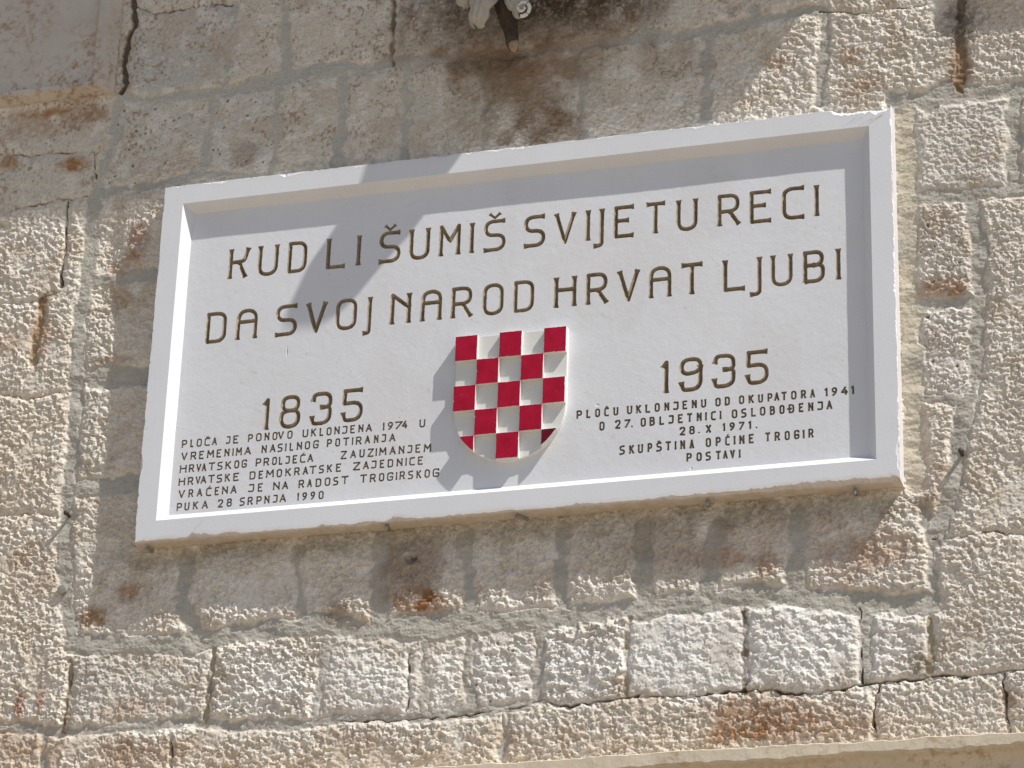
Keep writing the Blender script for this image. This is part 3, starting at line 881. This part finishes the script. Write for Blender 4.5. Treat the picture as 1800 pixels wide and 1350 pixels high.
# ---- the checkered shield: a pale base, raised blocks whose faces are painted red
SX0, SX1, SZ1 = 0.8530, 1.1505, 0.5055
SP, RP = (SX1-SX0)/5, 0.0712
SCX, SRAD = (SX0+SX1)/2, (SX1-SX0)/2
SCZ = 0.296
Y0, Y1, Y2 = REC, REC-0.0115, REC-0.0240
def shield_outline(grow=0.0, n=40):
    rr = SRAD+grow
    pts = [(SX0-grow, SZ1+grow), (SX1+grow, SZ1+grow)]
    for k in range(n+1):
        a = -math.pi*k/n
        pts.append((SCX+rr*math.cos(a), SCZ+(rr+0.001)*math.sin(a)))
    return pts      # clockwise seen from the street
def prism(bm, pts, y_front, y_back, edge=0.0012):
    """solid with a softened front arris"""
    P = np.array(pts); c = P.mean(0)
    def ring(y, shrink):
        out = []
        n = len(P)
        for i in range(n):
            a = P[i]-P[i-1]; b = P[(i+1) % n]-P[i]
            na = np.array((a[1], -a[0])); nb = np.array((b[1], -b[0]))
            na = na/max(np.linalg.norm(na), 1e-9); nb = nb/max(np.linalg.norm(nb), 1e-9)
            nn = na+nb; nn = nn/max(nn@nn, 1e-6)*2
            q = P[i]+nn*shrink
            out.append(bm.verts.new((q[0], y, q[1])))
        return out
    r0 = ring(y_back, 0); r1 = ring(y_front+edge, 0); r2 = ring(y_front, edge)
    n = len(P)
    for A, B in ((r0, r1), (r1, r2)):
        for i in range(n): bm.faces.new((A[i], A[(i+1) % n], B[(i+1) % n], B[i]))
    bm.faces.new(r2)
    return r2
def block_outline(cx0, cx1, cz0, cz1, jit):
    """rectangle clipped by the round foot of the shield"""
    poly = [(cx0, cz1), (cx1, cz1), (cx1, cz0), (cx0, cz0)]
    rim = shield_outline(-0.0002, 60)
    for i in range(len(rim)):
        (ax_, az_), (bx_, bz_) = rim[i], rim[(i+1) % len(rim)]
        def side(q): return (bx_-ax_)*(q[1]-az_)-(bz_-az_)*(q[0]-ax_)      # below 0 on the inner side
        out = []
        for k in range(len(poly)):
            u, v = poly[k-1], poly[k]; su, sv = side(u), side(v)
            if (su <= 0) != (sv <= 0):
                t = su/(su-sv); out.append((u[0]+(v[0]-u[0])*t, u[1]+(v[1]-u[1])*t))
            if sv <= 0: out.append(v)
        poly = out
    pts = []
    for k in range(len(poly)):
        u, v = poly[k], poly[(k+1) % len(poly)]
        L = math.hypot(v[0]-u[0], v[1]-u[1])
        if L < 0.0006: continue
        m_ = max(1, int(L/0.0045))
        for s in range(m_): pts.append((u[0]+(v[0]-u[0])*s/m_, u[1]+(v[1]-u[1])*s/m_))
    return [(x+jit.uniform(-.00025, .00025), z+jit.uniform(-.00025, .00025)) for x, z in pts]
shield_stone = marble_mat('shield_stone', (0.75, 0.745, 0.72), (0.68, 0.67, 0.635), 0.6, None)
bm = bmesh.new()
prism(bm, shield_outline(), Y1, Y0+0.002, 0.0008)
reds = []
jit = random.Random(4)
for rw in range(5):
    for cl in range(5):
        if (rw+cl) % 2: continue
        x0 = SX0+cl*SP; x1 = x0+SP; z1 = SZ1-rw*RP; z0 = z1-RP
        o = block_outline(x0-.0003, x1+.0003, z0-.0003, z1+.0003, jit)
        prism(bm, o, Y2, Y1+0.001, 0.0004)
        reds.append((o, rw == 4 and cl == 4))
shield = obj('coat_of_arms', bm, shield_stone, plaque)
shield['label'] = 'checkered shield in raised relief at the centre of the plaque'
def red_mat(name, a, b):
    m, nt, p = new_mat(name, 0.7, 0.12)
    tc = nt.nodes.new('ShaderNodeTexCoord').outputs['Object']
    n = noise_node(nt, 28, 4, 0.6, tc)
    c = ramp(nt, n.outputs['Fac'], [(0.32, a), (0.68, b)]).outputs['Color']
    n2 = noise_node(nt, 150, 3, 0.6, tc)
    c = mix(nt, 'MIX', ramp(nt, n2.outputs['Fac'], [(0.25, 0.5), (0.31, 0.0)]).outputs['Color'], c, (0.5, 0.25, 0.27))
    nt.links.new(c, p.inputs['Base Color'])
    n3 = noise_node(nt, 260, 4, 0.6, tc)
    bump(nt, p, n3.outputs['Fac'], 0.35, 0.001)
    return m
red = red_mat('dull_red_paint', (0.36, 0.006, 0.028), (0.46, 0.010, 0.042))
dark_red = red_mat('dark_red_paint', (0.11, 0.005, 0.018), (0.15, 0.008, 0.024))
for o, dk in reds:
    bm = bmesh.new()
    P = np.array(o); c = P.mean(0)
    Q = []
    for x, z in o:
        dx, dz = x-c[0], z-c[1]; l = math.hypot(dx, dz)
        s = 1-(0.0009+jit.uniform(0, .0006)*(jit.random() < .4)+jit.uniform(0, .002)*(jit.random() < .06))/l
        Q.append((c[0]+dx*s, c[1]+dz*s))
    top = [bm.verts.new((x, Y2-0.0006, z)) for x, z in Q]; bot = [bm.verts.new((x, Y2+0.0004, z)) for x, z in Q]
    bm.faces.new(top); n = len(Q)
    for i in range(n): bm.faces.new((top[i], top[(i+1) % n], bot[(i+1) % n], bot[i]))
    f = obj('red_square', bm, dark_red if dk else red, shield)
    if dk: f['label'] = 'dark maroon corner piece'

# ------------------------------------------------------------------ other stonework on the wall
def stone_mat(name, a, b, spot, scale=9, rough=0.85, spots=0.5, bumpd=0.003):
    m, nt, p = new_mat(name, rough, 0.25)
    tc = nt.nodes.new('ShaderNodeTexCoord').outputs['Object']
    n = noise_node(nt, scale, 6, 0.65, tc)
    c = ramp(nt, n.outputs['Fac'], [(0.3, a), (0.7, b)]).outputs['Color']
    n2 = noise_node(nt, scale*9, 5, 0.7, tc)
    n3 = noise_node(nt, scale*0.7, 3, 0.6, tc)
    f = mix(nt, 'MULTIPLY', 1.0, ramp(nt, n2.outputs['Fac'], [(0.48, 0.0), (0.62, 1.0)]).outputs['Color'],
            ramp(nt, n3.outputs['Fac'], [(0.42, 0.0), (0.62, spots)]).outputs['Color'])
    c = mix(nt, 'MIX', f, c, spot)
    nt.links.new(c, p.inputs['Base Color'])
    n4 = noise_node(nt, 120, 5, 0.65, tc)
    bump(nt, p, n4.outputs['Fac'], 0.5, bumpd)
    return m

tablet_stone = stone_mat('tablet_stone', (0.52, 0.47, 0.415), (0.62, 0.57, 0.51), (0.36, 0.21, 0.115), 6, spots=0.9)
def tablet(name, x0, x1, z0, z1, yf, mat, edge=0.022, rim=0.03):
    """slab with chamfered sides and a shallow sunk field inside a narrow rim"""
    root = empty(name, ((x0+x1)/2, D, z0))
    bm = bmesh.new()
    rings = [(0.0, D+0.01), (0.0, D-0.012), (edge, yf), (edge+rim, yf), (edge+rim+0.003, yf+0.004), (edge+rim+0.012, yf+0.016), (edge+rim+0.016, yf+0.016)]
    prev = None
    for ins, y in rings:
        r_ = [bm.verts.new((x-(x0+x1)/2, y-D, z-z0)) for x, z in ((x0+ins, z0+ins*0.45), (x1-ins, z0+ins*0.45), (x1-ins, z1-ins), (x0+ins, z1-ins))]
        if prev:
            for i in range(4): bm.faces.new((prev[i], prev[(i+1) % 4], r_[(i+1) % 4], r_[i]))
        prev = r_
    rim_o = obj('rim', bm, mat, root)
    bm = bmesh.new()
    vs = [bm.verts.new(v.co) for v in []]
    ins = edge+rim+0.016; y = yf+0.016
    N = 24
    grid = []
    rr = random.Random(3)
    for j in range(N+1):
        row = []
        for i in range(N+1):
            x = x0+ins+(x1-x0-2*ins)*i/N; z = z0+ins*0.45+(z1-ins-z0-ins*0.45)*j/N
            e = 0 if i in (0, N) or j in (0, N) else rr.uniform(-.0012, .0012)
            row.append(bm.verts.new((x-(x0+x1)/2, y+e-D, z-z0)))
        grid.append(row)
    for j in range(N):
        for i in range(N): bm.faces.new((grid[j][i], grid[j][i+1], grid[j+1][i+1], grid[j+1][i]))
    obj('field', bm, mat, root, smooth=True)
    return root
t = tablet('stone_tablet', -1.15, -0.198, 1.397, 2.05, 0.004, tablet_stone)
tag(t, 'plain weathered stone tablet with a raised rim, in shade at the upper left', 'tablet')
t = tablet('stone_tablet', 2.30, 2.80, 1.551, 2.15, -0.03, tablet_stone)  # unseen tablet, added for the shadow at the upper right
tag(t, 'plain stone tablet added out of sight above the upper right corner to cast a shadow on the wall', 'tablet')

# ---- string course along the foot of the picture
ledge_stone = stone_mat('ledge_stone', (0.58, 0.50, 0.385), (0.68, 0.595, 0.47), (0.36, 0.23, 0.12), 5, spots=0.7, bumpd=0.002)
root = empty('string_course', (1.2, D, -0.9))
n = 900
xs = np.linspace(-3.0, 5.0, n)
def wob(s, a=1.0): return a*(0.0022*fbm(xs*9, xs*0+s, 300+s, 3)+0.0012*fbm(xs*55, xs*0+s, 310+s, 2))
prof = [(D+0.03, -0.648+wob(9, .4)), (-0.012, -0.660+wob(1, 1.3)), (-0.0195, -0.664+wob(1, 1.3)), (-0.021+wob(3, .3), -0.690+wob(2, 1.8)), (-0.016, -0.6955+wob(2, 2.2)),
        (0.004, -0.7015+wob(5, .6)), (0.016, -0.712), (0.022, -0.745), (0.024, -0.80), (0.030, -0.88), (D+0.01, -0.93)]
R_ = np.stack([np.stack([xs-1.2, y+0*xs-D, z+0*xs+0.9], -1) for y, z in prof], 0)
k = np.arange(len(prof)*n).reshape(len(prof), n)
q = np.stack([k[:-1, :-1], k[1:, :-1], k[1:, 1:], k[:-1, 1:]], -1).reshape(-1, 4)
nf = 4
split = nf*(n-1)
mesh_np('fillet', R_[:nf+2].reshape(-1, 3), [q[:(nf+1)*(n-1)]], ledge_stone, root, smooth=False)
mesh_np('cove', R_[nf+1:].reshape(-1, 3), [q[:(len(prof)-nf-2)*(n-1)]], ledge_stone, root, smooth=True)
tag(root, 'projecting pale stone string course running along the bottom of the wall', 'ledge')

# ---- iron pegs that carry the plaque, and nails left in the joints
def metal_mat(name, a, b, rough, metal=0.5):
    m, nt, p = new_mat(name, rough, 0.4)
    p.inputs['Metallic'].default_value = metal
    tc = nt.nodes.new('ShaderNodeTexCoord').outputs['Object']
    n = noise_node(nt, 160, 4, 0.6, tc)
    nt.links.new(ramp(nt, n.outputs['Fac'], [(0.35, a), (0.65, b)]).outputs['Color'], p.inputs['Base Color'])
    return m
zinc = metal_mat('dull_zinc', (0.30, 0.29, 0.26), (0.42, 0.41, 0.37), 0.5)
rusty = metal_mat('rusty_iron', (0.06, 0.045, 0.035), (0.13, 0.10, 0.075), 0.7, 0.2)
def tube(bm, pts, radii, n=10):
    pts = [Vector(q) for q in pts]; prev = None
    for i, q in enumerate(pts):
        d = (pts[min(i+1, len(pts)-1)]-pts[max(i-1, 0)]).normalized()
        u = d.orthogonal().normalized(); w = d.cross(u)
        ring = [bm.verts.new(q+(u*math.cos(2*math.pi*k/n)+w*math.sin(2*math.pi*k/n))*radii[i]) for k in range(n)]
        if prev:
            for k in range(n): bm.faces.new((prev[k], prev[(k+1) % n], ring[(k+1) % n], ring[k]))
        else: bm.faces.new(ring[::-1])
        prev = ring
    bm.faces.new(prev)
bm = bmesh.new()
tube(bm, [(0, 0.055, 0), (0, 0.020, 0), (0, 0.004, -0.001), (0, 0.000, -0.004), (0.0005, -0.001, -0.014), (0.001, 0.0, -0.017)], [.0042, .0042, .0042, .0044, .0044, .0030])
peg = obj('support_peg', bm, zinc, smooth=True)
peg_labels = ['bent grey metal peg under the lower left corner of the plaque',
              'bent grey metal peg under the plaque below the left block of small text',
              'bent grey metal peg under the plaque just right of the shield',
              'bent grey metal peg under the plaque below the right block of small text',
              'bent grey metal peg under the lower right end of the plaque']
for i, (x, z) in enumerate([(0.0335, -0.0085), (0.6865, -0.0005), (1.0295, -0.0045), (1.519, -0.0065), (1.886, -0.0085)]):
    o = peg if i == 0 else peg.copy()
    if i: col.objects.link(o)
    o.location = (x, 0.012, z); o.rotation_euler = (0, 0, [0, .15, -.5, .2, .1][i])
    tag(o, peg_labels[i], 'peg', 'metal pegs under the plaque')
bm = bmesh.new()
tube(bm, [(0, 0.02, 0), (0, -0.010, 0.001), (0.0005, -0.018, 0.002), (0.001, -0.0185, 0.002), (0.001, -0.022, 0.002)], [.0048, .0052, .0056, .0080, .0070])
nail = obj('iron_nail', bm, rusty, smooth=True)
for i, (x, z, lab) in enumerate([(-0.2145, 0.115, 'rusty iron nail sticking out of the mortar left of the plaque'),
                                 (2.1435, 0.075, 'rusty iron nail sticking out of the mortar right of the plaque')]):
    o = nail if i == 0 else nail.copy()
    if i: col.objects.link(o)
    o.location = (x, D, z)
    tag(o, lab, 'nail', 'iron nails in the wall')
bm = bmesh.new()
tube(bm, [(0, 0.012, 0), (0, -0.0035, 0), (0, -0.0055, 0), (0, -0.006, 0)], [.0135, .0135, .0115, .004], 20)
o = obj('wall_plug', bm, stone_mat('mortar_plug', (0.26, 0.25, 0.22), (0.36, 0.34, 0.30), (0.2, 0.15, 0.1), 40), smooth=False)
o.location = (-0.212, D, -0.094)
tag(o, 'round grey mortar plug in the joint below left of the plaque', 'plug')

# ---- carved bracket whose acanthus foot hangs into the top of the picture
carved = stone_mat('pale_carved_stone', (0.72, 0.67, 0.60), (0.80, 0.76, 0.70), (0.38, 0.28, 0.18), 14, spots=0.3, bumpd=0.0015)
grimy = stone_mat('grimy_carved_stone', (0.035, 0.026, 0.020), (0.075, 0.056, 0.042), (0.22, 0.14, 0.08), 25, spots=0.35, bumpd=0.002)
br = empty('stone_bracket', (0.965, D, 1.31))
BX, BZ = 0.965, 1.31
# ribbed stem that ends in a small drop
bm = bmesh.new()
stem = [(0.995, -0.035, 1.328, .0125), (0.9935, -0.045, 1.338, .0165), (0.993, -0.05, 1.352, .0165), (0.989, -0.045, 1.372, .018), (0.984, -0.05, 1.395, .022),
        (0.978, -0.055, 1.43, .026), (0.972, -0.06, 1.48, .034), (0.97, -0.07, 1.56, .05), (0.97, -0.085, 1.70, .07), (0.97, -0.10, 1.9, .10)]
prev = None; nn = 28
for x, y, z, r0 in stem:
    ring = []
    for k in range(nn):
        a = 2*math.pi*k/nn
        rr_ = r0*(1+0.13*math.cos(7*a))
        ring.append(bm.verts.new((x+rr_*math.cos(a)-BX, y+rr_*0.9*math.sin(a)-D, z-BZ)))
    if prev:
        for k in range(nn): bm.faces.new((prev[k], prev[(k+1) % nn], ring[(k+1) % nn], ring[k]))
    else: bm.faces.new(ring[::-1])
    prev = ring
bm.faces.new(prev)
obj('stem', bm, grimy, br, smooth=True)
bm = bmesh.new()
bmesh.ops.create_uvsphere(bm, u_segments=20, v_segments=14, radius=1)
for v in bm.verts: v.co = Vector((0.9985-BX+v.co.x*.0145, -0.048-D+v.co.y*.014, 1.330-BZ+v.co.z*.0185+0.006*abs(v.co.x)))
obj('drop', bm, stone_mat('stained_drop_stone', (0.26, 0.19, 0.12), (0.40, 0.31, 0.21), (0.10, 0.07, 0.05), 60, spots=0.8), br, smooth=True)
# acanthus leaf: a lobed, fluted blade that hangs down and rolls outwards at the tip
def leaf(spine, widths, lobes, depth, flip, seed):
    bm = bmesh.new()
    nu, nv = 46, 25
    sp = np.array(spine); ts = np.linspace(0, 1, len(sp))
    g = []
    for i in range(nu):
        t = i/(nu-1)
        c = np.array([np.interp(t, ts, sp[:, k]) for k in range(3)])
        t2 = min(t+0.02, 1); t1 = max(t-0.02, 0)
        d = np.array([np.interp(t2, ts, sp[:, k])-np.interp(t1, ts, sp[:, k]) for k in range(3)])
        side = np.array((d[2], 0, -d[0])); side /= max(np.linalg.norm(side), 1e-9)
        w = np.interp(t, ts, widths)*(0.82+0.24*abs(math.sin(lobes*math.pi*t))**0.7)*min(1, math.sqrt(max(1-t, 0)*9+0.02))
        row = []
        for j in range(nv):
            s = 2*j/(nv-1)-1
            flute = 0.0035*math.cos(s*11+2.2*t)+0.0025*math.sin(lobes*2*math.pi*t)*abs(s)
            y = c[1]-depth*(1-s*s)+flute+0.010*abs(s)**3
            q = c+side*w*s
            row.append(bm.verts.new((q[0]-BX, y-D, q[2]+0.006*abs(s)*(1-t)-BZ)))
        g.append(row)
    for i in range(nu-1):
        for j in range(nv-1): bm.faces.new((g[i][j], g[i][j+1], g[i+1][j+1], g[i+1][j]))
    ret = bmesh.ops.solidify(bm, geom=list(bm.faces), thickness=0.006)
    return bm
L1 = leaf([(0.935, -0.07, 1.60), (0.930, -0.085, 1.52), (0.922, -0.10, 1.455), (0.915, -0.105, 1.42), (0.907, -0.098, 1.395), (0.902, -0.085, 1.380)],
          [.055, .052, .040, .031, .027, .024], 3.5, 0.020, 1, 1)
obj('acanthus_leaf', L1, carved, br, smooth=True)
L2 = leaf([(0.850, -0.055, 1.62), (0.852, -0.075, 1.54), (0.862, -0.085, 1.50), (0.872, -0.085, 1.478), (0.882, -0.078, 1.462)],
          [.05, .048, .036, .030, .024], 3.5, 0.016, 1, 2)
obj('acanthus_leaf', L2, carved, br, smooth=True)
L3 = leaf([(1.010, -0.07, 1.60), (1.014, -0.085, 1.52), (1.016, -0.095, 1.465), (1.022, -0.10, 1.432), (1.034, -0.10, 1.405), (1.040, -0.092, 1.392)],
          [.05, .048, .040, .034, .026, .018], 3.0, 0.018, -1, 3)
obj('acanthus_leaf', L3, carved, br, smooth=True)
# rolled tip of the right-hand leaf
bm = bmesh.new()
pts = []; rad = []
for k in range(44):
    a = -1.9+k/43*2.5*math.pi; rr_ = 0.0205*(1-0.62*k/43)
    pts.append((1.0405-BX+rr_*math.cos(a), -0.110-D-0.010*k/43, 1.4035-BZ+rr_*1.12*math.sin(a))); rad.append(0.0056*(1-0.35*k/43))
tube(bm, pts, rad, 10)
obj('scroll', bm, carved, br, smooth=True)
bm = bmesh.new()
tube(bm, [(1.0405-BX, -0.085-D, 1.4035-BZ), (1.0405-BX, -0.107-D, 1.4035-BZ)], [.020, .019], 24)
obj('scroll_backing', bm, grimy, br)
# unseen slab added above the picture, outlined to cast the tongue of shadow that crosses the plaque
BY = -0.25
sh = (0.6625, 0.9875)
tongue = [(.640, 1.262), (.612, 1.15), (.583, 1.06), (.567, .993), (.556, .958), (.537, .938), (.514, .910), (.497, .882), (.482, .85), (.468, .815), (.452, .775), (.437, .735), (.436, .705), (.455, .690),
          (.485, .690), (.520, .690), (.560, .705), (.600, .733), (.632, .766), (.684, .832), (.707, .86), (.747, .907), (.770, .929), (.785, .957), (.805, .988), (.838, 1.045), (.885, 1.14), (.95, 1.262)]
bm = bmesh.new()
fr_ = [bm.verts.new((x+sh[0]-BX, BY-D, z+sh[1]-BZ)) for x, z in tongue]
bk_ = [bm.verts.new((x+sh[0]+0.05-BX, BY+0.018-D, z+sh[1]+0.073-BZ)) for x, z in tongue]
bm.faces.new(fr_[::-1]); bm.faces.new(bk_)
for i in range(len(tongue)):
    a, b = i, (i+1) % len(tongue); bm.faces.new((fr_[a], fr_[b], bk_[b], bk_[a]))
obj('shadow_tongue_slab', bm, carved, br)
bm = bmesh.new()  # unseen blocks added to hold the shadow-casting slab to the wall
for (x0, x1, y0, y1, z0, z1) in ((0.80, 1.72, -0.27, D, 2.30, 2.47), (0.86, 1.30, -0.12, D, 1.86, 2.30)):
    v = [bm.verts.new((x-BX, y-D, z-BZ)) for x in (x0, x1) for y in (y0, y1) for z in (z0, z1)]
    for f in ((0, 1, 3, 2), (4, 6, 7, 5), (0, 4, 5, 1), (2, 3, 7, 6), (0, 2, 6, 4), (1, 5, 7, 3)): bm.faces.new([v[i] for i in f])
obj('caster_mount', bm, carved, br)
tag(br, 'carved stone bracket with acanthus leaves and a grimy stem, hanging in at the top edge', 'bracket')

# ---- balcony slab, unseen and added to shade the upper part of the wall
bm = bmesh.new()
prof = [(D, 2.475), (-0.27, 2.475), (-0.30, 2.478), (-0.30, 2.52), (-0.34, 2.55), (-0.34, 2.62), (D, 2.62)]
e0 = [bm.verts.new((-2.5, y, z)) for y, z in prof]; e1 = [bm.verts.new((2.495, y, z)) for y, z in prof]
for i in range(len(prof)):
    a, b = i, (i+1) % len(prof); bm.faces.new((e0[a], e0[b], e1[b], e1[a]))
bm.faces.new(e0); bm.faces.new(e1[::-1])
tag(obj('shade_slab', bm, carved), 'stone balcony slab added out of view above the picture, casting the broad shadow over the upper wall', 'overhang')
